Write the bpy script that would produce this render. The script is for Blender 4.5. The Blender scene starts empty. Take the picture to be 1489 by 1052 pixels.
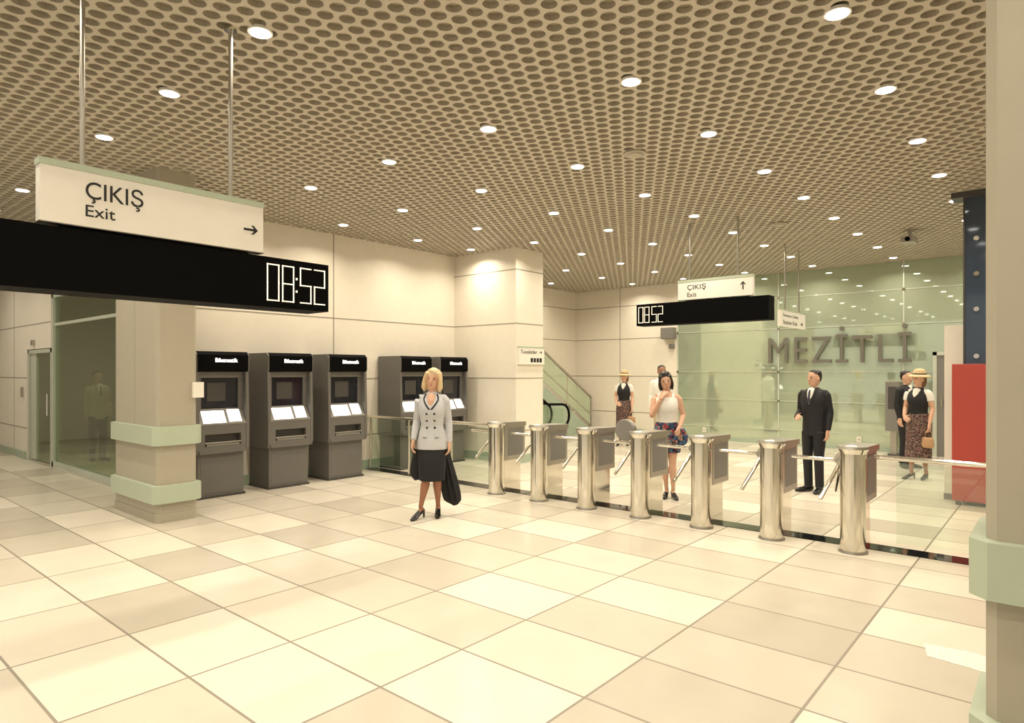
import bpy, math, random
from mathutils import Vector, Matrix
from mathutils.bvhtree import BVHTree
random.seed(4)
S=bpy.context.scene
S.view_settings.view_transform='Standard'
COL=S.collection
CH=4.0
# ------------------------------------------------------------ materials
def newmat(name):
    m=bpy.data.materials.new(name); m.use_nodes=True
    nt=m.node_tree; return m,nt,nt.nodes['Principled BSDF']
def mat(name,c,rough=0.5,metal=0.0,emit=0,noise=0,nscale=8,spec=0.5,bump=0):
    m,nt,b=newmat(name)
    b.inputs['Base Color'].default_value=(*c,1)
    b.inputs['Roughness'].default_value=rough
    b.inputs['Metallic'].default_value=metal
    b.inputs['Specular IOR Level'].default_value=spec
    if emit:
        b.inputs['Emission Color'].default_value=(*c,1); b.inputs['Emission Strength'].default_value=emit
        m.cycles.emission_sampling='NONE'
    geo=nt.nodes.new('ShaderNodeNewGeometry')
    n=nt.nodes.new('ShaderNodeTexNoise'); n.inputs['Scale'].default_value=nscale; n.inputs['Detail'].default_value=3
    nt.links.new(geo.outputs['Position'],n.inputs['Vector'])
    if not emit:
        mx=nt.nodes.new('ShaderNodeMix'); mx.data_type='RGBA'
        k=noise if noise else 0.04
        mx.inputs[6].default_value=(*[v*(1-k) for v in c],1); mx.inputs[7].default_value=(*[min(1,v*(1+k)) for v in c],1)
        nt.links.new(n.outputs['Fac'],mx.inputs[0]); nt.links.new(mx.outputs[2],b.inputs['Base Color'])
    if bump:
        bp=nt.nodes.new('ShaderNodeBump'); bp.inputs['Strength'].default_value=bump; bp.inputs['Distance'].default_value=0.01
        nt.links.new(n.outputs['Fac'],bp.inputs['Height']); nt.links.new(bp.outputs['Normal'],b.inputs['Normal'])
    return m
def glassmat(name,c,fac=0.15,rough=0.02):
    m=bpy.data.materials.new(name); m.use_nodes=True; nt=m.node_tree
    for n in list(nt.nodes): nt.nodes.remove(n)
    o=nt.nodes.new('ShaderNodeOutputMaterial'); t=nt.nodes.new('ShaderNodeBsdfTransparent'); g=nt.nodes.new('ShaderNodeBsdfGlossy')
    t.inputs['Color'].default_value=(*c,1); g.inputs['Roughness'].default_value=rough; g.inputs['Color'].default_value=(.9,.95,.88,1)
    mx=nt.nodes.new('ShaderNodeMixShader'); mx.inputs[0].default_value=fac
    nt.links.new(t.outputs[0],mx.inputs[1]); nt.links.new(g.outputs[0],mx.inputs[2]); nt.links.new(mx.outputs[0],o.inputs[0])
    return m
def floormat():
    m,nt,b=newmat('floor_tiles')
    geo=nt.nodes.new('ShaderNodeNewGeometry'); mp=nt.nodes.new('ShaderNodeMapping')
    mp.inputs['Location'].default_value=(19.9,2.15,0)
    br=nt.nodes.new('ShaderNodeTexBrick'); br.offset=0; br.squash=1
    br.inputs['Scale'].default_value=1; br.inputs['Brick Width'].default_value=.9; br.inputs['Row Height'].default_value=.62
    br.inputs['Mortar Size'].default_value=.008; br.inputs['Mortar Smooth'].default_value=.1
    br.inputs['Color1'].default_value=(.80,.735,.62,1); br.inputs['Color2'].default_value=(.50,.455,.37,1); br.inputs['Mortar'].default_value=(.29,.26,.205,1)
    nt.links.new(geo.outputs['Position'],mp.inputs[0]); nt.links.new(mp.outputs[0],br.inputs['Vector'])
    n=nt.nodes.new('ShaderNodeTexNoise'); n.inputs['Scale'].default_value=3; nt.links.new(geo.outputs['Position'],n.inputs['Vector'])
    mx=nt.nodes.new('ShaderNodeMix'); mx.data_type='RGBA'; mx.blend_type='MULTIPLY'; mx.inputs[0].default_value=.12
    nt.links.new(br.outputs['Color'],mx.inputs[6]); nt.links.new(n.outputs['Fac'],mx.inputs[7]); nt.links.new(mx.outputs[2],b.inputs['Base Color'])
    b.inputs['Roughness'].default_value=.25; b.inputs['Specular IOR Level'].default_value=.3
    return m
def patmat(name,cols,scale):
    m,nt,b=newmat(name)
    tc=nt.nodes.new('ShaderNodeTexCoord'); v=nt.nodes.new('ShaderNodeTexVoronoi'); v.inputs['Scale'].default_value=scale
    nt.links.new(tc.outputs['Object'],v.inputs['Vector'])
    r=nt.nodes.new('ShaderNodeValToRGB'); r.color_ramp.interpolation='CONSTANT'
    sp=nt.nodes.new('ShaderNodeSeparateColor'); nt.links.new(v.outputs['Color'],sp.inputs[0]); nt.links.new(sp.outputs[0],r.inputs[0])
    e=r.color_ramp.elements
    while len(e)<len(cols): e.new(.5)
    for i,c in enumerate(cols): e[i].position=i/len(cols); e[i].color=(*c,1)
    nt.links.new(r.outputs[0],b.inputs['Base Color']); b.inputs['Roughness'].default_value=.85
    return m
M={}
M['floor']=floormat()
M['wall']=mat('wall_cream_panel',(.83,.775,.665),.35)
M['joint']=mat('panel_joint',(.33,.30,.24),.7)
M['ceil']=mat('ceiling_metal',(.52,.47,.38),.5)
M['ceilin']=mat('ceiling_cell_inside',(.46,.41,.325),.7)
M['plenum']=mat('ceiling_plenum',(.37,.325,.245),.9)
M['pillar']=mat('pillar_cladding',(.42,.385,.30),.4)
M['band']=mat('pale_green_band',(.45,.52,.40),.35)
M['base']=mat('baseboard_green',(.38,.46,.36),.4)
M['ggl']=mat('green_backpainted_glass',(.49,.57,.43),.03,spec=1.0)
M['ggl'].node_tree.nodes['Principled BSDF'].inputs['Metallic'].default_value=.42
M['steel']=mat('brushed_steel',(.74,.71,.63),.12,1)
M['steeld']=mat('steel_satin',(.46,.44,.39),.35,.9)
M['mull']=mat('aluminium_frame',(.58,.62,.53),.4,.3)
M['black']=mat('black_plastic',(.003,.003,.003),.6,spec=.05)
M['strip']=mat('black_granite',(.008,.009,.01),.04)
M['mach']=mat('machine_grey',(.14,.132,.12),.45)
M['machd']=mat('machine_dark',(.06,.055,.05),.4)
M['machl']=mat('machine_light_grey',(.20,.19,.17),.45)
M['screen']=mat('screen_black',(.012,.013,.02),.08)
M['lite']=mat('lit_white',(1,.98,.93),.5,emit=2.2)
M['digit']=mat('digit_led',(1,.90,.70),.5,emit=.9)
M['lamp']=mat('lamp_white',(1,.98,.94),.5,emit=9)
M['white']=mat('sign_white',(.86,.83,.75),.4)
M['ink']=mat('sign_ink',(.01,.01,.01),.6)
M['letter']=mat('letter_metal',(.22,.21,.18),.35,.5)
M['red']=mat('red_panel',(.40,.055,.04),.5)
M['blue']=mat('blue_glass_shaft',(.035,.055,.09),.06,spec=.8)
M['glass']=glassmat('clear_glass',(.93,.97,.93),.09)
M['oglass']=glassmat('office_glass',(.70,.77,.68),.25)
M['yfloor']=mat('office_floor',(.48,.45,.25),.5)
M['paper']=mat('sticker_paper',(.80,.76,.66),.7,noise=.4,nscale=45)
M['skin']=mat('skin',(.62,.37,.25),.5)
M['skin2']=mat('skin_dark',(.30,.15,.085),.5)
M['legs']=mat('stockings',(.30,.13,.07),.45)
M['blonde']=mat('hair_blonde',(.66,.50,.29),.5,noise=.35,nscale=60)
M['hairb']=mat('hair_black',(.015,.01,.008),.4)
M['hairbr']=mat('hair_brown',(.16,.07,.03),.5)
M['lip']=mat('lips',(.46,.13,.10),.4)
M['eye']=mat('eye_dark',(.03,.02,.015),.3)
M['cw']=mat('cloth_lightgrey',(.52,.53,.55),.85,noise=.1,nscale=30)
M['cww']=mat('cloth_offwhite',(.78,.76,.70),.85)
M['ck']=mat('cloth_black',(.008,.008,.009),.8)
M['cd']=mat('cloth_piping',(.02,.02,.03),.8)
M['suit']=mat('suit_black',(.006,.006,.008),.7)
M['shoe']=mat('shoe_black',(.006,.005,.005),.25)
M['straw']=mat('straw',(.60,.44,.24),.8,noise=.2,nscale=50)
M['tan']=mat('bag_tan',(.42,.25,.13),.5)
M['beige']=mat('cloth_beige',(.5,.42,.28),.8)
M['pat1']=patmat('skirt_print',[(.02,.05,.12),(.25,.03,.04),(.02,.02,.03),(.06,.12,.2),(.3,.2,.15)],30)
M['pat2']=patmat('skirt_speckle',[(.07,.04,.035),(.2,.14,.11),(.03,.02,.02),(.15,.07,.06)],60)
M['tie']=mat('tie',(.03,.03,.06),.5)
# ------------------------------------------------------------ mesh builder
class MB:
    def __init__(s): s.v=[];s.f=[];s.m=[];s.s=[];s.mats=[]
    def mi(s,m):
        m=M[m]
        if m not in s.mats: s.mats.append(m)
        return s.mats.index(m)
    def add(s,vs,fs,m,sm=False):
        o=len(s.v); s.v+=[tuple(v) for v in vs]; k=s.mi(m)
        for f in fs: s.f.append([i+o for i in f]); s.m.append(k); s.s.append(sm)
    def box(s,x0,x1,y0,y1,z0,z1,m):
        vs=[(x,y,z) for z in (z0,z1) for y in (y0,y1) for x in (x0,x1)]
        s.add(vs,[(0,2,3,1),(4,5,7,6),(0,1,5,4),(2,6,7,3),(0,4,6,2),(1,3,7,5)],m)
    def cyl(s,p0,p1,r0,r1,m,n=24,sy=1):
        p0=Vector(p0);p1=Vector(p1);t=(p1-p0).normalized()
        a=Vector((1,0,0)) if abs(t.x)<.9 else Vector((0,1,0)); u=(a-t*a.dot(t)).normalized(); w=t.cross(u)
        vs=[]
        for p,r in((p0,r0),(p1,r1)):
            for i in range(n):
                q=2*math.pi*i/n; vs.append(p+u*math.cos(q)*r+w*math.sin(q)*r*sy)
        s.add(vs,[(i,(i+1)%n,n+(i+1)%n,n+i) for i in range(n)],m,True)
        s.add(vs[:n],[tuple(reversed(range(n)))],m); s.add(vs[n:],[tuple(range(n))],m)
    def path(s,pts,r,m,n=12):
        for a,b in zip(pts[:-1],pts[1:]): s.cyl(a,b,r,r,m,n)
    def prism(s,poly,axis,a0,a1,m):
        n=len(poly)
        def P(p,a):
            return (p[0],a,p[1]) if axis=='y' else ((a,p[0],p[1]) if axis=='x' else (p[0],p[1],a))
        vs=[P(p,a0) for p in poly]+[P(p,a1) for p in poly]
        s.add(vs,[tuple(range(n)),tuple(reversed(range(n,2*n)))]+[(i,i+n,(i+1)%n+n,(i+1)%n) for i in range(n)],m)
    def build(s,name,loc=(0,0,0),rz=0,bevel=0,parent=None,seg=2):
        me=bpy.data.meshes.new(name); me.from_pydata(s.v,[],s.f)
        for m in s.mats: me.materials.append(m)
        me.polygons.foreach_set('material_index',s.m); me.polygons.foreach_set('use_smooth',s.s); me.update()
        o=bpy.data.objects.new(name,me); COL.objects.link(o); o.location=loc; o.rotation_euler=(0,0,rz)
        if bevel:
            b=o.modifiers.new('bevel','BEVEL'); b.width=bevel; b.segments=seg; b.limit_method='ANGLE'; b.angle_limit=.7
        if parent: o.parent=parent
        return o
def bx(name,x0,x1,y0,y1,z0,z1,m,bevel=0):
    b=MB(); b.box(x0,x1,y0,y1,z0,z1,m); return b.build(name,bevel=bevel)
def text(name,s,x,y,z,w,h,m,rot,parent=None,ext=.002):
    """bbox bottom-left at x,y,z ; rot 0 => faces -Y, rot 1 => faces +X"""
    cu=bpy.data.curves.new(name,'FONT'); cu.body=s; cu.extrude=.01; cu.resolution_u=6
    if name=='station_name_letters': cu.space_character=1.15
    to=bpy.data.objects.new(name+'_tmp',cu); COL.objects.link(to); bpy.context.view_layer.update()
    me=bpy.data.meshes.new_from_object(to.evaluated_get(bpy.context.evaluated_depsgraph_get()))
    bpy.data.objects.remove(to)
    xs=[v.co.x for v in me.vertices]; ys=[v.co.y for v in me.vertices]
    ax,ay=min(xs),min(ys); W=max(xs)-ax; Hh=max(ys)-ay
    if w is None: w=h*W/Hh
    if h is None: h=w*Hh/W
    for v in me.vertices:
        a=(v.co.x-ax)*w/W; b=(v.co.y-ay)*h/Hh; c=v.co.z/.01*ext
        v.co=(x+a,y-c,z+b) if rot==0 else (x+c,y+a,z+b)
    me.materials.clear(); me.materials.append(M[m]); me.name=name
    o=bpy.data.objects.new(name,me); COL.objects.link(o)
    if parent: o.parent=parent
    return o
# ------------------------------------------------------------ room
bx('floor',-19.2,4.2,-4,15.7,-.1,0,'floor')
bx('floor_office_carpet',-18.9,-9.5,3.6,8,0,.006,'yfloor')
b=MB(); b.box(-19.2,-18.9,-4,15.7,0,4.1,'wall'); b.build('wall_west')
XW=-9.3
def joints(b,plane,c,a0,a1,zs,vs,out,z0=.12,z1=4.0,w=.006):
    for z in zs:
        if plane=='x': b.box(c,c+out,a0,a1,z-w,z+w,'joint')
        else: b.box(a0,a1,c-out,c,z-w,z+w,'joint')
    for v in vs:
        if plane=='x': b.box(c,c+out,v-w,v+w,z0,z1,'joint')
        else: b.box(v-w,v+w,c-out,c,z0,z1,'joint')
b=MB(); b.box(XW-.15,XW,3.45,9.12,0,4.08,'wall'); joints(b,'x',XW,3.45,9.12,(.6,1.58,2.6),(3.9,6.3),.003,w=.009); b.build('wall_left')
bx('baseboard_left',XW,XW+.02,3.46,9.1,0,.16,'base')
b=MB(); b.box(XW-.15,-7.68,9.12,9.93,0,4.08,'wall')
joints(b,'y',9.12,-9.3,-7.68,(.6,1.58,2.6,3.6),(),.003,w=.009); joints(b,'x',-7.68,9.12,9.93,(.6,1.58,2.6,3.6),(),.003,w=.009)
b.box(-9.28,-7.66,9.10,9.12,0,.16,'base'); b.box(-7.68,-7.66,9.10,9.93,0,.16,'base'); b.build('clad_column')
b=MB(); b.box(-10.95,-10.8,8,15.5,0,4.08,'wall'); joints(b,'x',-10.8,8,15.5,(.6,1.58,2.6,3.5),(11.5,13.5),.003,w=.01); b.build('wall_bay')
bx('wall_office_back',-18.9,-9.45,8,8.12,0,4.08,'wall')
b=MB(); b.box(-10.95,-7.58,15.5,15.65,0,4.08,'wall'); joints(b,'y',15.5,-10.8,-7.58,(.6,1.58,2.6,3.5),(-9.3,),.003,w=.01); b.build('wall_far')
bx('baseboard_far',-10.8,-7.58,15.47,15.5,0,.16,'base')
b=MB(); b.box(-7.58,4.2,15.5,15.65,0,4.08,'ggl')
for x in (-7.58,-5.05,-2.52,.01,2.54): b.box(x-.014,x+.014,15.485,15.5,0,4.0,'mull')
for z in (.35,1.02,1.70,2.70,3.42): b.box(-7.58,4.2,15.49,15.5,z-.009,z+.009,'mull')
for x in (-7.58,-5.05,-2.52):
    for z in (.35,1.02,1.7,2.7,3.42): b.cyl((x,15.49,z),(x,15.475,z),.03,.03,'steel',12)
b.box(-7.58,4.2,15.48,15.5,0,.1,'base'); b.build('wall_glass')
bx('wall_right',4.05,4.2,-4,15.5,0,4.08,'wall')
b=MB(); b.box(-18.9,-15.35,3.45,3.58,0,4.08,'wall'); b.box(-15.35,-13.8,3.45,3.58,2.13,4.08,'wall'); b.box(-13.8,XW-.15,3.45,3.58,3.1,4.08,'wall')
joints(b,'y',3.45,-18.9,-15.35,(.6,1.58,2.6),(-16.3,),.003,w=.01); joints(b,'y',3.45,-15.35,-13.8,(2.6,),(),.003,2.12,w=.01)
b.box(-18.9,-15.4,3.42,3.45,0,.14,'base'); b.build('wall_partition')
b=MB()
for x in (-15.34,-13.88): b.box(x,x+.07,3.46,3.57,0,2.12,'mull')
b.box(-15.34,-13.81,3.46,3.57,2.05,2.12,'mull')
b.box(-15.27,-13.88,3.5,3.53,.02,2.05,'oglass'); b.box(-15.25,-14.9,3.49,3.54,.02,2.05,'mull')
b.cyl((-14.1,3.47,.9),(-14.1,3.47,1.3),.015,.015,'steel'); b.build('door_1')
b=MB(); b.box(-15.7,-15.6,3.42,3.45,1.2,1.4,'steeld'); b.build('wall_intercom')
b=MB(); b.box(-14.9,-14.8,3.40,3.45,2.2,2.3,'steeld'); b.build('door_sensor')
b=MB()
for x in (-13.79,-9.54): b.box(x,x+.08,3.46,3.56,0,3.09,'mull')
b.box(-13.79,-9.46,3.46,3.56,3.02,3.09,'mull'); b.box(-13.79,-9.46,3.46,3.56,0,.10,'mull'); b.box(-13.79,-9.46,3.48,3.53,2.52,2.57,'mull')
b.box(-13.72,-9.5,3.495,3.51,.10,3.03,'oglass'); b.build('window_1')
# stairs + escalator in bay
b=MB()
for i in range(12):
    y1=15.1-i*.3; b.box(-10.79,-10.05,y1-.3,y1,0,.17*(i+1),'machl')
b.prism([(15.15,0),(15.15,.1),(11.5,2.15),(11.5,0)],'x',-10.05,-10.0,'base')
b.prism([(15.1,.25),(15.1,.95),(11.5,3.0),(11.5,2.3)],'x',-10.035,-10.02,'ggl')
b.path([(-10.03,15.15,0),(-10.03,15.15,1.0),(-10.03,11.5,3.07)],.035,'steeld')
b.path([(-10.03,15.15,.5),(-10.03,11.5,2.57)],.02,'steeld')
b.path([(-10.03,14.0,.6),(-10.03,14.0,1.6)],.02,'steel')
b.path([(-10.75,15.15,0),(-10.75,15.15,1.0),(-10.75,11.5,3.07)],.02,'steel'); b.build('staircase')
b=MB()
pr=[(13.0,0),(13.0,.18),(12.2,.22),(10.2,1.4),(10.2,0)]
for x in (-9.96,-9.42): b.prism(pr,'x',x,x+.1,'steeld')
b.prism([(12.9,0),(12.9,.05),(12.2,.08),(10.2,1.2),(10.2,0)],'x',-9.86,-9.42,'machd')
for x in (-9.91,-9.37):
    b.prism([(12.9,.18),(12.95,.8),(12.3,.85),(10.2,2.1),(10.2,1.4),(12.2,.22)],'x',x-.006,x+.006,'glass')
    pts=[]
    for i in range(9):
        a=-math.pi/2+math.pi*i/8; pts.append((x,12.9+.28*math.cos(a),.62+.28*math.sin(a)))
    b.path(pts+[(x,12.3,.92),(x,10.2,2.2)],.03,'black')
b.build('escalator')
# ------------------------------------------------------------ perforated ceiling
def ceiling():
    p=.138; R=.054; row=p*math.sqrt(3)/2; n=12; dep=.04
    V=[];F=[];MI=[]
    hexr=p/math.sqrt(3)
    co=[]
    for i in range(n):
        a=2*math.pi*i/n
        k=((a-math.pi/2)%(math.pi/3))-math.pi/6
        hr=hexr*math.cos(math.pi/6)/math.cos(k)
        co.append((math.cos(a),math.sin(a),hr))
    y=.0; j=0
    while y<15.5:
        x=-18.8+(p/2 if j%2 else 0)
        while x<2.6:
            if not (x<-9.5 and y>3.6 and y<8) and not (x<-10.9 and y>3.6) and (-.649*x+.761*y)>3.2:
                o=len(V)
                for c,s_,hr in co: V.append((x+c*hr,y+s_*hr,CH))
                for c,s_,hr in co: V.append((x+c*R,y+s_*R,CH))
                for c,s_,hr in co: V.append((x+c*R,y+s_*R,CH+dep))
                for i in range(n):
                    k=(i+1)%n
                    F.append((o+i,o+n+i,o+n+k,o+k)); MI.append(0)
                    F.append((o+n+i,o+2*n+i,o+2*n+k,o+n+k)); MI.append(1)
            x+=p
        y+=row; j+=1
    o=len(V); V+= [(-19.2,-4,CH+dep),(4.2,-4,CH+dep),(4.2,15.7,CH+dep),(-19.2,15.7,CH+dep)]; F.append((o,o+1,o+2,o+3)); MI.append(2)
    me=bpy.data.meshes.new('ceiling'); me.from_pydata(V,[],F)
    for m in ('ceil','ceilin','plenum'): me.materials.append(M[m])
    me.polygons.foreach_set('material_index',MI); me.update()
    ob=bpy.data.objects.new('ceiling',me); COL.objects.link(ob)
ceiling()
# downlights
b=MB(); LP=[]
for X in (.4,-1.1,-2.6,-4.13,-5.6,-7.13,-8.55):
    for Y in (-.8,.7,2.22,4.5,5.97,7.5,8.97,10.45,11.9,13.4,14.85):
        if X<-7.6 and 8.9<Y<10.1: continue
        LP.append((X,Y))
LP.append((-8.45,8.72))
for X in (-10,-11.5,-13,-14.6,-16.2): LP.append((X,2.2)); 
LP+=[(-10.1,11.2),(-10.1,13.4)]
LP+=[(-11,5.2),(-13.6,5.2)]  # added office lamps, not seen fixtures, to brighten the room behind the glass
for X,Y in LP:
    b.cyl((X,Y,CH-.010),(X,Y,CH+.01),.082,.082,'white',20)
    b.cyl((X,Y,CH-.014),(X,Y,CH-.009),.066,.066,'lamp',20)
dl=b.build('recessed_downlights')
for i,(X,Y) in enumerate(LP):
    L=bpy.data.lights.new('downlight_lamp','AREA'); L.shape='DISK'; L.size=.12; L.energy=16; L.color=(1,.885,.71); L.spread=math.radians(145)
    o=bpy.data.objects.new('downlight_lamp_%d'%i,L); COL.objects.link(o); o.location=(X,Y,CH-.02); o.parent=dl
for (X,Y) in ((-3.42,6.0),(-3.35,10.3)):
    b=MB(); b.cyl((X,Y,CH-.02),(X,Y,CH),.12,.12,'pillar',24); b.cyl((X,Y,CH-.035),(X,Y,CH-.02),.08,.09,'pillar',24); b.build('ceiling_speaker')
b=MB(); b.cyl((-1.9,12.2,CH-.12),(-1.9,12.2,CH),.03,.03,'steeld'); b.box(-2.0,-1.8,12.0,12.3,CH-.22,CH-.12,'steeld'); b.cyl((-1.9,12.0,CH-.17),(-1.9,11.96,CH-.17),.035,.035,'black'); b.build('security_camera',bevel=.01)
# ------------------------------------------------------------ pillars
def pillar(name,x0,x1,y0,y1):
    b=MB()
    def oct(x0,x1,y0,y1,c): return [(x0+c,y0),(x1-c,y0),(x1,y0+c),(x1,y1-c),(x1-c,y1),(x0+c,y1),(x0,y1-c),(x0,y0+c)]
    b.prism(oct(x0,x1,y0,y1,.035),'z',0,CH+.03,'pillar')
    b.prism(oct(x0-.012,x1+.012,y0-.012,y1+.012,.04),'z',0,.1,'pillar')
    for z0,z1 in ((.22,.42),(.87,1.08)):
        b.prism(oct(x0-.05,x1+.05,y0-.05,y1+.05,.06),'z',z0,z1,'band')
    b.box((x0+x1)/2-.004,(x0+x1)/2+.004,y0-.002,y0+.01,1.08,CH,'joint')
    b.build(name)
pillar('pillar',-9.0,-7.7,2.92,3.36)
pillar('pillar',-.22,1.1,2.95,3.4)
bx('wall_box_notice',-7.7,-7.66,3.3,3.42,1.4,1.58,'white')
# ------------------------------------------------------------ ticket machines
def machine(y0,w,nm):
    b=MB(); D=.62
    prof=[(-D,.60),(-.03,.60),(0,.66),(0,1.02),(-.02,1.70),(0,1.73),(0,1.93),(-.04,1.97),(-D,1.97)]
    for a in (0,w-.045): b.prism(prof,'y',a,a+.045,'mach')
    b.box(-D,-.16,.045,w-.045,.60,1.95,'machd')
    b.prism([(-D,1.70),(-.015,1.70),(.012,1.73),(.012,1.93),(-.03,1.975),(-D,1.975)],'y',.02,w-.02,'black')
    b.box(-.16,-.10,.045,w-.045,1.62,1.70,'machl'); b.box(-.16,-.10,.045,.11,1.15,1.62,'mach'); b.box(-.16,-.10,w-.11,w-.045,1.15,1.62,'mach')
    b.box(-.16,-.13,.11,w-.11,1.15,1.62,'screen'); b.box(-.13,-.125,.2,w*.62,1.3,1.55,'machd')
    b.prism([(-.16,.98),(.0,.98),(.0,1.0),(-.12,1.2),(-.16,1.2)],'y',.045,w-.045,'machl')
    def tile(a0,a1,t0,t1):
        P=lambda t,o:( -.0-.12*t+.005*o, 1.0+.2*t+.003*o)
        b.prism([P(t0,1),P(t1,1),P(t1,0),P(t0,0)],'y',a0,a1,'lite')
    tile(.10,w*.56,.05,.85); tile(w*.62,w*.86,.1,.9)
    b.box(-.16,-.005,.045,w-.045,.86,.98,'mach'); b.box(-.16,-.005,.045,w-.045,.60,.70,'mach')
    b.box(-.16,-.005,.045,.12,.70,.86,'mach'); b.box(-.16,-.005,w-.12,w-.045,.70,.86,'mach'); b.box(-.10,-.09,.12,w-.12,.70,.86,'machd')
    b.box(-.08,-.0,.14,w-.14,.70,.73,'machl')
    b.box(-.003,.004,.12,w-.12,.74,.755,'steeld')
    b.box(-D,-.07,.05,w-.05,0,.60,'mach'); b.box(-D,-.05,.03,w-.03,0,.03,'machd')
    b.box(-.072,-.066,.09,w-.09,.06,.55,'mach')
    o=b.build('ticket_machine',loc=(-8.65,y0,0),bevel=.006)
    text('lettering',nm,.0145,w*.34,1.83,w*.42,.055,'lite',1,parent=o)
for y in (3.76,4.77,5.77,7.2,8.12): machine(y,.73,'Biletmatik')
# ------------------------------------------------------------ signs
def arrow(b,axis,c,a,z,L,up=False):
    """flat arrow; (a,z) tail centre, length L"""
    t=L*.075; h=L*.30
    sh=[(0,-t),(L*.8,-t),(L*.8,t),(0,t)]
    h1=[(L,0),(L-h,h),(L-h-2.4*t,h),(L-2.4*t,0)]; h2=[(L,0),(L-2.4*t,0),(L-h-2.4*t,-h),(L-h,-h)]
    for poly in (sh,h1,h2):
        if up: q=[(a-v,z+u) for u,v in poly]
        else: q=[(a+u,z+v) for u,v in poly]
        if axis=='x': b.prism(q,'x',c,c+.002,'ink')
        else: b.prism(q,'y',c-.002,c,'ink')
def seg_digit(b,kind,y,z,w,h,axis,c,t=.0075):
    segs={'0':'abcdef','8':'abcdefg','5':'afgcd','2':'abged'}[kind]
    P={'a':(0,w,h,h),'d':(0,w,0,0),'g':(0,w,h/2,h/2),'f':(0,0,h/2,h),'e':(0,0,0,h/2),'b':(w,w,h/2,h),'c':(w,w,0,h/2)}
    for s in segs:
        a0,a1,z0,z1=P[s]
        if axis=='x': b.box(c,c+.004,y+a0-t/2,y+a1+t/2,z+z0-t/2,z+z1+t/2,'digit')
        else: b.box(y+a0-t/2,y+a1+t/2,c-.004,c,z+z0-t/2,z+z1+t/2,'digit')
X=-4.2
b=MB()
b.box(X-.08,X,1.0,2.28,2.52,2.83,'white'); b.box(X-.085,X+.005,.995,2.285,2.83,2.865,'band')
b.box(X-.085,X+.003,.995,2.285,2.517,2.522,'steeld')
for y in (1.21,2.07): b.cyl((X-.04,y,2.86),(X-.04,y,CH),.014,.014,'steeld',16); b.cyl((X-.04,y,CH-.02),(X-.04,y,CH),.04,.04,'steel',16)
arrow(b,'x',X,2.14,2.665,.10)
o=b.build('hanging_exit_sign')
text('text_cikis','ÇIKIŞ',X+.001,1.215,2.655,.30,.13,'ink',1,o); text('text_exit','Exit',X+.001,1.215,2.58,.15,.065,'ink',1,o)
b=MB(); b.box(X-.28,X,.3,2.8,2.15,2.5,'black'); b.cyl((X-.14,.5,2.5),(X-.14,.5,CH),.014,.014,'steel'); b.box(X-.2,X-.05,1.1,2.2,2.5,2.515,'black')
yy=2.3
for k,d in enumerate('08'): seg_digit(b,d,yy+.01+k*.115,2.2,.085,.25,'x',X)
for k,d in enumerate('52'): seg_digit(b,d,yy+.265+k*.115,2.2,.085,.25,'x',X)
b.box(X,X+.004,yy+.228,yy+.24,2.27,2.285,'digit'); b.box(X,X+.004,yy+.228,yy+.24,2.36,2.375,'digit')
b.build('led_clock_display')
Y=9.4
b=MB(); b.box(-4.6,-3.43,Y,Y+.08,2.82,3.09,'white'); b.box(-4.605,-3.425,Y-.005,Y+.085,3.09,3.125,'band')
for x in (-4.42,-3.66): b.cyl((x,Y+.04,3.12),(x,Y+.04,CH),.016,.016,'steeld',16)
arrow(b,'y',Y,-3.57,2.91,.12,True)
o=b.build('hanging_exit_sign')
text('text_cikis','ÇIKIŞ',-4.44,Y-.001,2.95,.3,.10,'ink',0,o); text('text_exit','Exit',-4.44,Y-.001,2.86,.15,.065,'ink',0,o)
b=MB(); b.box(-5.33,-3.2,Y,Y+.24,2.45,2.8,'black'); b.box(-4.5,-3.5,Y+.05,Y+.2,2.8,2.815,'black')
for k,d in enumerate('08'): seg_digit(b,d,-5.29+k*.11,2.5,.08,.25,'y',Y)
for k,d in enumerate('52'): seg_digit(b,d,-5.05+k*.11,2.5,.08,.25,'y',Y)
b.build('led_clock_display')
b=MB(); b.box(-3.86,-3.8,11.78,13.2,2.52,2.8,'white'); b.box(-3.865,-3.795,11.78,13.2,2.8,2.825,'band')
for y in (12.1,12.9): b.cyl((-3.83,y,2.8),(-3.83,y,CH),.014,.014,'steeld',12)
arrow(b,'x',-3.8,12.9,2.6,.14)
o=b.build('hanging_direction_sign'); text('text_a','İstasyon Çıkışı',-3.799,11.9,2.68,.85,.08,'ink',1,o); text('text_b','Station Exit',-3.799,11.9,2.56,.8,.07,'ink',1,o)
b=MB(); b.box(-7.68,-7.64,9.16,9.92,1.84,2.17,'white'); b.box(-7.68,-7.635,9.155,9.925,2.15,2.175,'band')
arrow(b,'x',-7.64,9.76,2.07,.09)
for k in range(4): b.box(-7.64,-7.638,9.5+k*.09,9.57+k*.09,1.88,1.96,'ink')
o=b.build('wall_sign')
text('text_a','Tuvaletler',-7.639,9.2,2.04,.5,.07,'ink',1,o)
text('station_name_letters','MEZİTLİ',-5.26,15.44,1.9,2.88,.80,'letter',0,None,.03)
b=MB(); b.box(-7.98,-7.62,15.3,15.5,2.55,2.85,'machl'); b.box(-7.8,-7.66,15.4,15.5,2.3,2.42,'machl'); b.build('wall_speaker',bevel=.02)
for X0 in (-6.9,-3.4,-4.4):
    b=MB(); b.box(X0,X0+.09,15.465,15.49,.18,.3,'white'); b.box(X0+.03,X0+.06,15.46,15.47,.22,.26,'steeld'); b.build('wall_socket')
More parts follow.
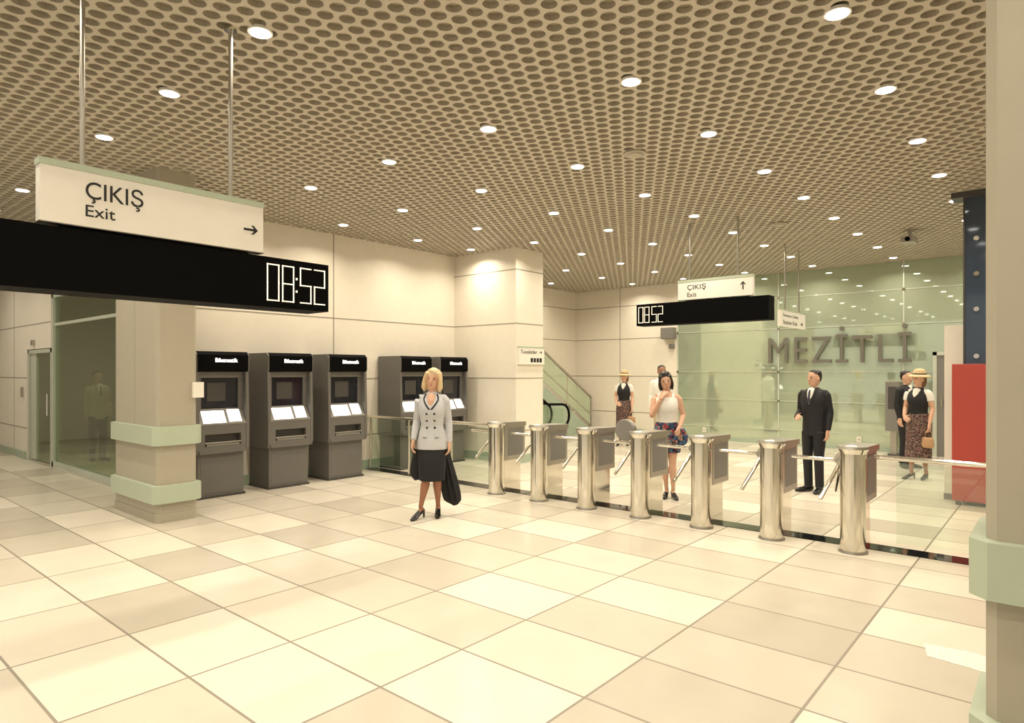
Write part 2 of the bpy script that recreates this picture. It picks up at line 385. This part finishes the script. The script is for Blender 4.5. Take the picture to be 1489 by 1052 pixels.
b=MB(); b.box(-2.75,-2.5,14.9,15.3,.5,1.5,'machl'); b.box(-2.68,-2.57,15.0,15.2,0,.5,'steeld'); b.box(-2.7,-2.55,14.89,14.9,.95,1.4,'machd'); b.box(-2.72,-2.53,14.95,15.25,0,.03,'machd'); b.build('info_kiosk',bevel=.01)
b=MB(); b.box(-2.0,-1.93,15.38,15.46,0,2.1,'mull'); b.box(-1.0,-.93,15.38,15.46,0,2.1,'mull'); b.box(-2.0,-.93,15.38,15.46,2.03,2.1,'mull'); b.box(-1.93,-1.0,15.4,15.44,0,2.03,'machl'); b.cyl((-1.85,15.36,1),(-1.85,15.36,1.2),.015,.015,'steel'); b.build('door_2')
# right side structures
b=MB(); b.box(-1.21,.3,10.32,10.5,0,2.32,'wall'); b.box(-1.215,.3,10.312,10.33,0,.08,'machl'); b.build('white_partition')
b=MB(); b.box(-.98,.4,10.1,10.31,0,CH,'blue'); b.box(-1.1,.4,10.0,10.31,3.93,CH,'machd')
for x in (-.98,-.7,-.42): b.box(x,x+.02,10.085,10.1,0,CH-.07,'machd')
for z in (.9,1.9,2.5,2.95,3.4):
    for x in (-.84,-.56): b.cyl((x,10.07,z),(x,10.1,z),.03,.03,'steel',14)
b.build('glass_lift_shaft')
b=MB(); b.box(-1.09,-.1,9.98,10.06,.05,1.8,'red'); b.box(-1.05,-1.0,9.98,10.06,0,.05,'machd'); b.box(-.25,-.2,9.98,10.06,0,.05,'machd'); b.build('red_notice_board',bevel=.008)
b=MB(); b.prism([(-.62,4.55),(-.28,4.5),(-.22,4.72),(-.42,4.78),(-.66,4.74)],'z',0,.003,'paper'); b.build('floor_sticker')
# ------------------------------------------------------------ turnstiles
bx('trim_black_granite',-9.28,-.35,6.92,7.16,0,.006,'strip')
def turnstile(x,disc=False):
    b=MB()
    b.cyl((0,0,0),(0,0,.93),.112,.112,'steel',32); b.cyl((0,0,0),(0,0,.02),.13,.125,'steeld',32)
    b.cyl((0,0,.93),(0,0,.975),.112,.138,'steel',32); b.cyl((0,0,.975),(0,0,1.0),.138,.13,'steeld',32)
    b.prism([(.0,.93),(-.0,1.0),(.5,.985),(.5,.93)],'x',-.125,.125,'steeld')
    b.box(-.10,.10,.06,.5,.46,.93,'steeld'); b.box(-.102,.102,.12,.46,.52,.9,'machl')
    b.box(-.05,.05,.1,.46,0,.46,'steel')
    b.prism([(-.05,-.06),(.05,-.06),(0,.02)],'z',1.0,1.004,'digit')
    h=Vector((-.13,.12,.84)); b.cyl((-.09,.12,.88),(-.16,.12,.81),.075,.06,'steeld',20)
    ax=Vector((-.707,0,-.707)); a0=Vector((-1,0,0))
    for k in range(3):
        d=Matrix.Rotation(2*math.pi*k/3+.0,3,ax)@a0; d.normalize()
        b.cyl(h,h+d*.46,.019,.019,'steel',14); b.cyl(h+d*.455,h+d*.465,.019,.012,'steel',14)
    if disc:
        b.cyl((-.24,.05,1.0),(-.24,.11,1.0),.13,.13,'steeld',32); b.cyl((-.24,.04,1.0),(-.24,.05,1.0),.12,.13,'machl',32); b.cyl((-.24,.08,.97),(-.08,.08,.95),.025,.025,'steel')
    b.build('turnstile',loc=(x,6.73,0))
for k in range(7): turnstile(-1.51-.752*k,k==3)
b=MB()
b.box(-9.25,-6.25,7.0,7.012,.08,.88,'glass')
for x in (-9.22,-8.2,-7.2): b.cyl((x,7.0,0),(x,7.0,.9),.018,.018,'steel',14)
b.cyl((-9.28,7.0,.92),(-6.15,7.0,.92),.024,.024,'steel',16); b.build('glass_barrier')
b=MB(); b.box(-1.2,-.3,7.0,7.012,.08,.84,'glass')
b.cyl((-1.38,7.0,.88),(.2,7.0,.88),.024,.024,'steel',16); b.cyl((.2,7.0,0),(.2,7.0,.9),.02,.02,'steel',14); b.build('glass_barrier')
# ------------------------------------------------------------ people
def cat(p0,p1,p2,p3,t):
    return .5*((2*p1)+(p2-p0)*t+(2*p0-5*p1+4*p2-p3)*t*t+(3*p1-p0-3*p2+p3)*t*t*t)
class Fig:
    def __init__(s): s.V=[];s.F=[];s.L=[];s.M=Matrix.Identity(4)
    def tube(s,pts,label,n=18,step=.025,smooth=True):
        P=[]
        for i in range(len(pts)-1):
            a=pts[max(0,i-1)];b_=pts[i];c=pts[i+1];d=pts[min(len(pts)-1,i+2)]
            ln=math.dist(b_[:3],c[:3]); k=max(1,int(ln/step))
            for j in range(k):
                t=j/k
                P.append([cat(a[q],b_[q],c[q],d[q],t) if smooth else b_[q]+(c[q]-b_[q])*t for q in range(5)])
        P.append(list(pts[-1]))
        o=len(s.V); X=Vector((1,0,0))
        for i,p in enumerate(P):
            c=Vector(p[:3]); T=(Vector(P[min(i+1,len(P)-1)][:3])-Vector(P[max(i-1,0)][:3])).normalized()
            ref=X if abs(T.x)<.85 else Vector((0,0,1))
            u=(ref-T*ref.dot(T)).normalized(); w=T.cross(u)
            for k in range(n):
                q=2*math.pi*k/n
                s.V.append(s.M@(c+u*math.cos(q)*max(p[3],.002)+w*math.sin(q)*max(p[4],.002)))
        m=len(P)
        for i in range(m-1):
            for k in range(n):
                k2=(k+1)%n; s.F.append((o+i*n+k,o+i*n+k2,o+(i+1)*n+k2,o+(i+1)*n+k)); s.L.append(label)
        s.F.append(tuple(reversed(range(o,o+n)))); s.L.append(label)
        s.F.append(tuple(range(o+(m-1)*n,o+m*n))); s.L.append(label)
    def ell(s,c,r,label,n=14):
        pts=[]
        for i in range(9):
            a=-math.pi/2+math.pi*i/8; pts.append((c[0],c[1],c[2]+r[2]*math.sin(a),r[0]*math.cos(a)+.001,r[1]*math.cos(a)+.001))
        s.tube(pts,label,n,smooth=False,step=1)
    def head(s,yaw=0,pitch=0,roll=0,hair='bob',hm='blonde',skin='skin'):
        piv=Matrix.Translation((0,0,1.47)); old=s.M.copy()
        s.M=old@piv@Matrix.Rotation(yaw,4,'Z')@Matrix.Rotation(pitch,4,'X')@Matrix.Rotation(roll,4,'Y')@piv.inverted()
        s.tube([(0,-.055,1.476,.014,.014),(0,-.045,1.487,.036,.04),(0,-.02,1.515,.054,.072),(0,-.004,1.555,.067,.09),(0,.003,1.595,.073,.097),(0,.008,1.635,.073,.096),(0,.011,1.668,.06,.08),(0,.012,1.69,.036,.05),(0,.012,1.7,.008,.01)],skin,24,.012)
        s.tube([(0,-.088,1.6,.007,.008),(0,-.102,1.572,.009,.009),(0,-.105,1.558,.012,.009),(0,-.096,1.55,.010,.008)],skin,12,.01)
        for e in(-1,1):
            s.ell((e*.031,-.080,1.592),(.012,.009,.005),'eye'); s.ell((e*.032,-.083,1.611),(.016,.0055,.0025),'hairbr' if hm in('straw','blonde') else hm)
            s.ell((e*.076,.008,1.58),(.01,.016,.028),skin)
        s.ell((0,-.086,1.522),(.023,.0075,.0055),'lip')
        if hair=='bob':
            s.tube([(0,.04,1.465,.075,.045),(0,.045,1.50,.10,.065),(0,.04,1.56,.102,.08),(0,.03,1.63,.098,.095),(0,.014,1.668,.09,.105),(0,.012,1.705,.066,.085),(0,.015,1.728,.02,.03)],hm,24)
            s.tube([(-.03,-.06,1.69,.02,.02),(.03,-.075,1.672,.03,.02),(.07,-.05,1.64,.02,.02)],hm)
            for e in(-1,1): s.tube([(e*.062,-.045,1.67,.024,.03),(e*.088,-.03,1.61,.018,.034),(e*.096,-.02,1.55,.026,.038),(e*.094,-.015,1.49,.03,.036),(e*.085,-.01,1.45,.012,.015)],hm)
        if hair=='short':
            s.tube([(0,.05,1.54,.055,.045),(0,.045,1.58,.073,.064),(0,.035,1.63,.078,.08),(0,.012,1.67,.074,.095),(0,.01,1.7,.05,.068),(0,.012,1.713,.015,.02)],hm,24)
        if hair=='long':
            s.tube([(0,.06,1.44,.05,.03),(0,.055,1.48,.08,.05),(0,.045,1.54,.092,.065),(0,.035,1.62,.09,.088),(0,.014,1.668,.082,.1),(0,.012,1.705,.06,.08),(0,.015,1.722,.02,.03)],hm,24)
            for e in(-1,1): s.tube([(e*.055,-.045,1.67,.024,.03),(e*.078,-.03,1.61,.014,.03),(e*.084,-.01,1.53,.02,.032),(e*.076,.0,1.46,.012,.02)],hm)
        if hair=='hat':
            s.tube([(0,.06,1.45,.05,.035),(0,.05,1.52,.085,.06),(0,.035,1.6,.085,.08),(0,.025,1.64,.082,.09)],'hairbr',20)
            s.tube([(0,.01,1.618,.15,.165),(0,.01,1.628,.155,.17),(0,.01,1.645,.13,.145),(0,.01,1.655,.1,.11)],'straw',30,.01,False)
            s.tube([(0,.01,1.64,.088,.104),(0,.01,1.69,.084,.1),(0,.01,1.725,.074,.088),(0,.01,1.745,.05,.06),(0,.01,1.752,.01,.01)],'straw',26,.02)
            s.tube([(0,.01,1.652,.092,.108),(0,.01,1.675,.09,.106)],'cd',26,.02,False)
        s.M=old
        s.tube([(0,.015,1.40,.056,.055),(0,.012,1.44,.047,.05),(0,.0,1.5,.045,.05),(0,-.005,1.53,.045,.05)],skin,18)
    def hand(s,wr,hd,pn,ts,skin='skin'):
        wr=Vector(wr);hd=Vector(hd).normalized();pn=Vector(pn);pn=(pn-hd*pn.dot(hd)).normalized();w=hd.cross(pn)
        for k in(-1.1,0,1.1):
            a=wr+w*k*.012;b_=wr+hd*.04+w*k*.02;c=wr+hd*.088+w*k*.023
            s.tube([(*a,.016,.016),(*b_,.017,.017),(*c,.013,.013)],skin,10)
        for k,l in((-1.5,.058),(-.5,.072),(.5,.076),(1.5,.066)):
            a=wr+hd*.078+w*k*.021
            b_=a+(hd*.94+pn*.3+w*k*.04)*l*.5; c=b_+(hd*.75+pn*.65)*l*.35; d=c+(hd*.45+pn*.9)*l*.28
            s.tube([(*a,.0095,.0095),(*b_,.0088,.0088),(*c,.008,.008),(*d,.0065,.0065)],skin,10,.012)
        a=wr+hd*.03+w*ts*.024; b_=a+(w*ts*.8+hd*.6+pn*.25)*.04; c=b_+(w*ts*.3+hd*.9+pn*.35)*.034
        s.tube([(*a,.014,.014),(*b_,.0105,.0105),(*c,.008,.008)],skin,10,.012)
    def arm(s,sh,el,wr,label,skin='skin',hd=None,pn=None,ts=1,add=.0,bare=0,male=0):
        sh=Vector(sh);el=Vector(el);wr=Vector(wr); g=add+(.006 if male else 0)
        def mix(a,b,t): return a+(b-a)*t
        top=Vector((sh.x*.55,sh.y+.005,sh.z+.012)); t2=Vector((sh.x*.86,sh.y,sh.z+.004))
        L=label if not bare else skin
        s.tube([(*top,.030,.034),(*t2,.040+g,.046+g),(*mix(sh,el,.12),.044+g,.050+g),(*mix(sh,el,.35),.043+g,.046+g),(*mix(sh,el,.8),.037+g,.039+g),(*el,.035+g,.037+g),(*mix(el,wr,.3),.036+g,.037+g),(*mix(el,wr,.8),.028+g,.027+g),(*mix(el,wr,.96),.026+g,.024+g)],L,16)
        if not bare: s.tube([(*mix(el,wr,.8),.022,.02),(*wr,.021,.019)],skin,12)
        if bare==2: s.tube([(*top,.036,.04),(*t2,.049,.055),(*mix(sh,el,.15),.055,.06),(*mix(sh,el,.5),.055,.06)],label,16)
        d=(wr-el).normalized()
        s.hand(wr,hd or d,pn or (0,-1,0),ts,skin)
    def leg(s,hip,kn,an,toe,label,heel=.06,male=0,skin='skin'):
        hip=Vector(hip);kn=Vector(kn);an=Vector(an)
        def mix(a,b,t): return a+(b-a)*t
        if male:
            s.tube([(*hip,.088,.1),(*mix(hip,kn,.4),.08,.088),(*kn,.064,.07),(*mix(kn,an,.5),.058,.064),(*mix(kn,an,.97),.055,.064),(*mix(kn,an,1.06),.053,.064)],label,18)
        else:
            s.tube([(*hip,.085,.09),(*mix(hip,kn,.5),.068,.07),(*mix(hip,kn,.9),.05,.052),(*kn,.046,.05),(*mix(kn,an,.3),.05,.054),(*mix(kn,an,.7),.034,.037),(*mix(kn,an,.95),.026,.029),(*an,.027,.03)],label,18)
        t=Vector((toe[0],toe[1],0)).normalized()
        a=an+t*-.02; b0=Vector((a.x,a.y,0))
        hz=heel
        if male:
            s.tube([(*(b0-t*.045+Vector((0,0,.035))),.03,.032),(*(b0+Vector((0,0,.045))),.042,.045),(*(b0+t*.1+Vector((0,0,.035))),.046,.036),(*(b0+t*.19+Vector((0,0,.026))),.04,.026),(*(b0+t*.225+Vector((0,0,.018))),.02,.015)],'shoe',16)
        else:
            s.tube([(*(b0-t*.035+Vector((0,0,hz+.03))),.02,.024),(*(b0+Vector((0,0,hz+.025))),.03,.03),(*(b0+t*.07+Vector((0,0,hz*.6+.02))),.032,.024),(*(b0+t*.14+Vector((0,0,.02))),.036,.02),(*(b0+t*.195+Vector((0,0,.012))),.014,.011)],'shoe',16)
            s.tube([(*(b0-t*.035+Vector((0,0,hz+.03))),.018,.018),(*(b0-t*.04+Vector((0,0,.0))),.009,.009)],'shoe',10)
            s.tube([(*an,.027,.03),(*(b0+Vector((0,0,hz+.03))),.028,.03),(*(b0+t*.05+Vector((0,0,hz*.8+.035))),.026,.02)],skin if label=='skin' else label,14)
    def torso(s,prof,label,toplabel=None,zc=1.36):
        s.tube([(0,y,z,rx,ry) for z,rx,ry,y in prof],label,30,.02)
        if toplabel:
            n=len(s.L)
            # relabel torso faces above the neckline
            for i in range(n):
                f=s.F[i]
                if s.L[i]==label and min(s.V[k].z for k in f)>zc: s.L[i]=toplabel
    def build(s,name,x,y,rz,H=1.7,vox=.006):
        me=bpy.data.meshes.new(name+'_src'); me.from_pydata([tuple(v) for v in s.V],[],s.F); me.update()
        o=bpy.data.objects.new(name+'_src',me); COL.objects.link(o)
        r=o.modifiers.new('r','REMESH'); r.mode='VOXEL'; r.voxel_size=vox
        q=o.modifiers.new('s','SMOOTH'); q.factor=.5; q.iterations=2
        bpy.context.view_layer.update()
        ev=o.evaluated_get(bpy.context.evaluated_depsgraph_get()); nm=bpy.data.meshes.new_from_object(ev)
        bv=BVHTree.FromPolygons([tuple(v) for v in s.V],s.F)
        labs=sorted(set(s.L)); nm.materials.clear()
        for l in labs: nm.materials.append(M[l])
        ix={l:i for i,l in enumerate(labs)}
        mi=[]
        for p in nm.polygons:
            h=bv.find_nearest(p.center); mi.append(ix[s.L[h[2]]] if h[2] is not None else 0)
        nm.polygons.foreach_set('material_index',mi); nm.polygons.foreach_set('use_smooth',[True]*len(mi)); nm.update()
        zmin=min(v.co.z for v in nm.vertices)
        for v in nm.vertices: v.co.z-=zmin
        bpy.data.objects.remove(o); nm.name=name
        ob=bpy.data.objects.new(name,nm); COL.objects.link(ob)
        k=H/1.71; ob.scale=(k,k,k); ob.location=(x,y,0); ob.rotation_euler=(0,0,rz)
        return ob
def face(x,y,off=0): return math.atan2(-x,y)+off
FT=[(.79,.18,.13,.01),(.88,.172,.128,.01),(.98,.15,.112,.005),(1.06,.13,.1,0),(1.15,.138,.11,-.005),(1.24,.152,.13,-.015),(1.31,.152,.115,-.005),(1.37,.146,.085,.005),(1.405,.115,.07,.01),(1.43,.072,.06,.012),(1.45,.052,.052,.012)]
MT=[(.80,.16,.125,.01),(.9,.163,.125,.01),(1.02,.155,.12,.005),(1.12,.162,.122,0),(1.25,.18,.13,-.005),(1.33,.185,.12,0),(1.39,.175,.095,.005),(1.42,.14,.08,.01),(1.445,.085,.065,.012),(1.46,.06,.055,.012)]
# --- blonde woman
f=Fig(); f.head(-.1,-.05,.08,'bob','blonde'); f.torso(FT,'cw')
f.tube([(0,.01,.90,.15,.11),(0,.01,.80,.165,.115),(0,-.01,.62,.16,.13),(0,-.01,.43,.15,.135)],'ck',28)
f.arm((-.150,.005,1.375),(-.19,.06,1.11),(-.21,-.05,.89),'cw',hd=(-.1,-.2,-1),pn=(1,0,0),ts=-1,add=.006)
f.arm((.150,.005,1.375),(.185,.05,1.11),(.20,.0,.86),'cw',hd=(0,-.15,-1),pn=(-1,0,0),ts=1,add=.006)
f.leg((-.07,.01,.82),(-.055,-.05,.47),(-.12,-.08,.13),(-.55,-1),'legs',.06); f.leg((.07,0,.82),(.055,.0,.47),(.06,.06,.13),(.1,-1),'legs',.06)
f.tube([(0,-.05,1.42,.045,.03),(0,-.078,1.385,.045,.03),(0,-.103,1.345,.04,.028),(0,-.125,1.29,.018,.015)],'skin',14)
for e in(-1,1):
    f.tube([(e*.065,-.045,1.425,.009,.009),(e*.085,-.085,1.37,.008,.008),(e*.05,-.132,1.30,.008,.008),(e*.01,-.145,1.25,.008,.008)],'cd',8)
    for z in(1.20,1.12,1.04): f.ell((e*.045,-.135+(.015 if z<1.2 else .0)+(.025 if z<1.1 else 0),z),(.011,.012,.011),'cd')
    f.tube([(e*.05,-.118,.93,.004,.004),(e*.11,-.10,.93,.004,.004)],'cd',8)
f.tube([(.12,.16,.84,.04,.04),(.14,.17,.6,.08,.05),(.18,.17,.35,.11,.055),(.22,.17,.16,.10,.05),(.21,.17,.11,.03,.02)],'ck',20)
for e in (-.06,0,.06): f.tube([(.13+e*.3,.12,.7,.012,.012),(.18+e,.11,.35,.016,.016),(.22+e,.12,.15,.014,.014)],'ck',10)
f.tube([(-.22,-.07,.80,.008,.008),(-.18,.06,.7,.06,.04),(-.19,.08,.52,.085,.05),(-.17,.08,.42,.05,.04)],'ck',18)
f.build('walking_woman',-5.62,5.15,face(-5.62,5.15,-.15),1.73,.0055)
# --- woman in white top, hand on chin
f=Fig(); f.torso(FT,'cww','skin',1.355); f.head(.1,.12,-.12,'long','hairb','skin')
for e in(-1,1): f.tube([(e*.085,-.075,1.34,.02,.014),(e*.088,-.04,1.405,.02,.012),(e*.088,.03,1.41,.02,.012),(e*.085,.075,1.35,.02,.014)],'cww',10)
f.tube([(0,.01,1.03,.142,.112),(0,.01,.88,.18,.137),(0,.01,.7,.19,.14),(0,.01,.62,.185,.14)],'pat1',26)
f.arm((-.155,0,1.37),(-.19,-.10,1.12),(-.075,-.15,1.34),'skin',hd=(.45,.15,.85),pn=(.5,.6,-.2),ts=1,bare=1)
f.arm((.155,0,1.37),(.22,.03,1.12),(.17,-.13,.97),'skin',hd=(-.2,-.6,-.5),pn=(-.6,0,-.4),ts=1,bare=1)
f.leg((-.08,0,.8),(-.03,-.02,.47),(.0,.03,.13),(-.2,-1),'skin',.05); f.leg((.08,0,.8),(.08,-.04,.47),(.09,-.02,.13),(.3,-1),'skin',.05)
f.tube([(.18,-.14,.96,.05,.03),(.19,-.13,.85,.09,.05),(.18,-.13,.76,.08,.05),(.18,-.13,.72,.04,.03)],'pat1',18)
f.build('woman_in_tank_top',-4.07,7.98,face(-4.07,7.98),1.70)
# --- men
def man(name,x,y,off,H,skin='skin',suit='suit',trs='suit',hyaw=0,hair='hairb',shirt='cww',armup=True,vox=.007):
    f=Fig(); f.head(hyaw,0,0,'short',hair,skin); f.torso(MT,suit)
    f.tube([(0,-.05,1.435,.05,.04),(0,-.09,1.40,.042,.03),(0,-.113,1.33,.03,.022),(0,-.125,1.24,.008,.012)],shirt,14)
    f.tube([(0,-.105,1.425,.014,.012),(0,-.132,1.36,.014,.01),(0,-.146,1.25,.018,.008)],'tie',10)
    for e in(-1,1): f.tube([(e*.055,-.06,1.44,.012,.012),(e*.06,-.115,1.36,.014,.012),(e*.02,-.137,1.24,.012,.01)],suit,10)
    if armup: f.arm((-.17,.0,1.385),(-.215,.03,1.12),(-.16,-.17,1.04),suit,skin,hd=(.5,-.7,.1),pn=(.5,.5,-.3),ts=1,male=1,add=.006)
    else: f.arm((-.17,.0,1.385),(-.205,.03,1.12),(-.205,-.03,.87),suit,skin,hd=(0,-.1,-1),pn=(1,0,0),ts=-1,male=1,add=.006)
    f.arm((.17,.0,1.385),(.205,.04,1.12),(.205,-.02,.87),suit,skin,hd=(0,-.1,-1),pn=(-1,0,0),ts=1,male=1,add=.006)
    f.tube([(0,.01,.93,.155,.115),(0,.01,.86,.16,.12),(0,.01,.79,.145,.11)],trs,24)
    f.leg((-.08,0,.84),(-.085,-.015,.48),(-.085,.01,.1),(-.5,-1),trs,male=1); f.leg((.08,0,.84),(.08,-.02,.48),(.08,.0,.1),(.2,-1),trs,male=1)
    return f.build(name,x,y,face(x,y,off),H,vox)
man('man_in_suit',-2.68,9.72,-.5,1.73,hyaw=-.3)
man('reflection_figure_dark_suit',-2.12,13.3,.9,1.72,armup=False,vox=.009)  # solid figure added in place of a dark reflection in the glass wall
man('man_in_white_shirt',-6.38,12.3,.2,1.84,'skin2','cww','beige',armup=False,vox=.009)
man('reflection_figure_beige_jacket',-14.0,4.25,.4,1.72,'skin','beige','suit',armup=False,vox=.01)  # solid figure put behind the office glass to stand in for a reflection
def hatwoman(name,x,y,off,H,vox=.008):
    f=Fig(); f.head(-.35,.0,.05,'hat','hairbr'); f.torso(FT,'ck')
    f.tube([(0,-.045,1.42,.055,.045),(0,-.09,1.36,.04,.03),(0,-.125,1.28,.012,.012)],'cww',14)
    f.tube([(0,.01,1.04,.14,.108),(0,.01,.98,.16,.122),(0,.01,.86,.185,.14),(0,.0,.6,.185,.145),(0,-.01,.34,.195,.15)],'pat2',28)
    f.arm((-.15,0,1.375),(-.195,.0,1.12),(-.14,-.15,.98),'cww',hd=(.5,-.5,-.2),pn=(.5,.5,-.3),ts=1,bare=2)
    f.arm((.15,0,1.375),(.19,.03,1.12),(.20,-.08,.89),'cww',hd=(0,-.2,-1),pn=(-1,0,0),ts=1,bare=2)
    f.leg((-.075,0,.8),(-.07,-.04,.47),(-.08,-.06,.13),(-.35,-1),'legs',.05); f.leg((.075,0,.8),(.07,.02,.47),(.08,.06,.13),(.1,-1),'legs',.05)
    for e in(-1,1): f.tube([(.20+e*.05,-.11,.66,.006,.006),(.20+e*.045,-.11,.76,.007,.007),(.20,-.11,.80,.007,.007)],'tan',8)
    f.tube([(.20,-.13,.68,.07,.035),(.20,-.13,.66,.08,.042),(.20,-.13,.57,.09,.05),(.20,-.13,.53,.08,.045),(.20,-.13,.52,.05,.03)],'tan',20)
    return f.build(name,x,y,face(x,y,off),H,vox)
hatwoman('woman_in_straw_hat',-1.745,11.97,-.45,1.71)
hatwoman('woman_in_straw_hat',-7.72,13.04,-.2,1.71,.009)
# ------------------------------------------------------------ world & camera
w=bpy.data.worlds.new('world'); S.world=w; w.use_nodes=True
bg=w.node_tree.nodes['Background']; bg.inputs[0].default_value=(1,.91,.76,1); bg.inputs[1].default_value=.65
cam=bpy.data.cameras.new('camera'); co=bpy.data.objects.new('camera',cam); COL.objects.link(co); S.camera=co
cam.sensor_width=36; cam.sensor_fit='HORIZONTAL'; cam.lens=940/1489*36; cam.shift_y=15/1489; cam.clip_start=.05
co.location=(0,0,1.7); co.rotation_euler=(math.radians(90),0,math.atan2(.649,.761))
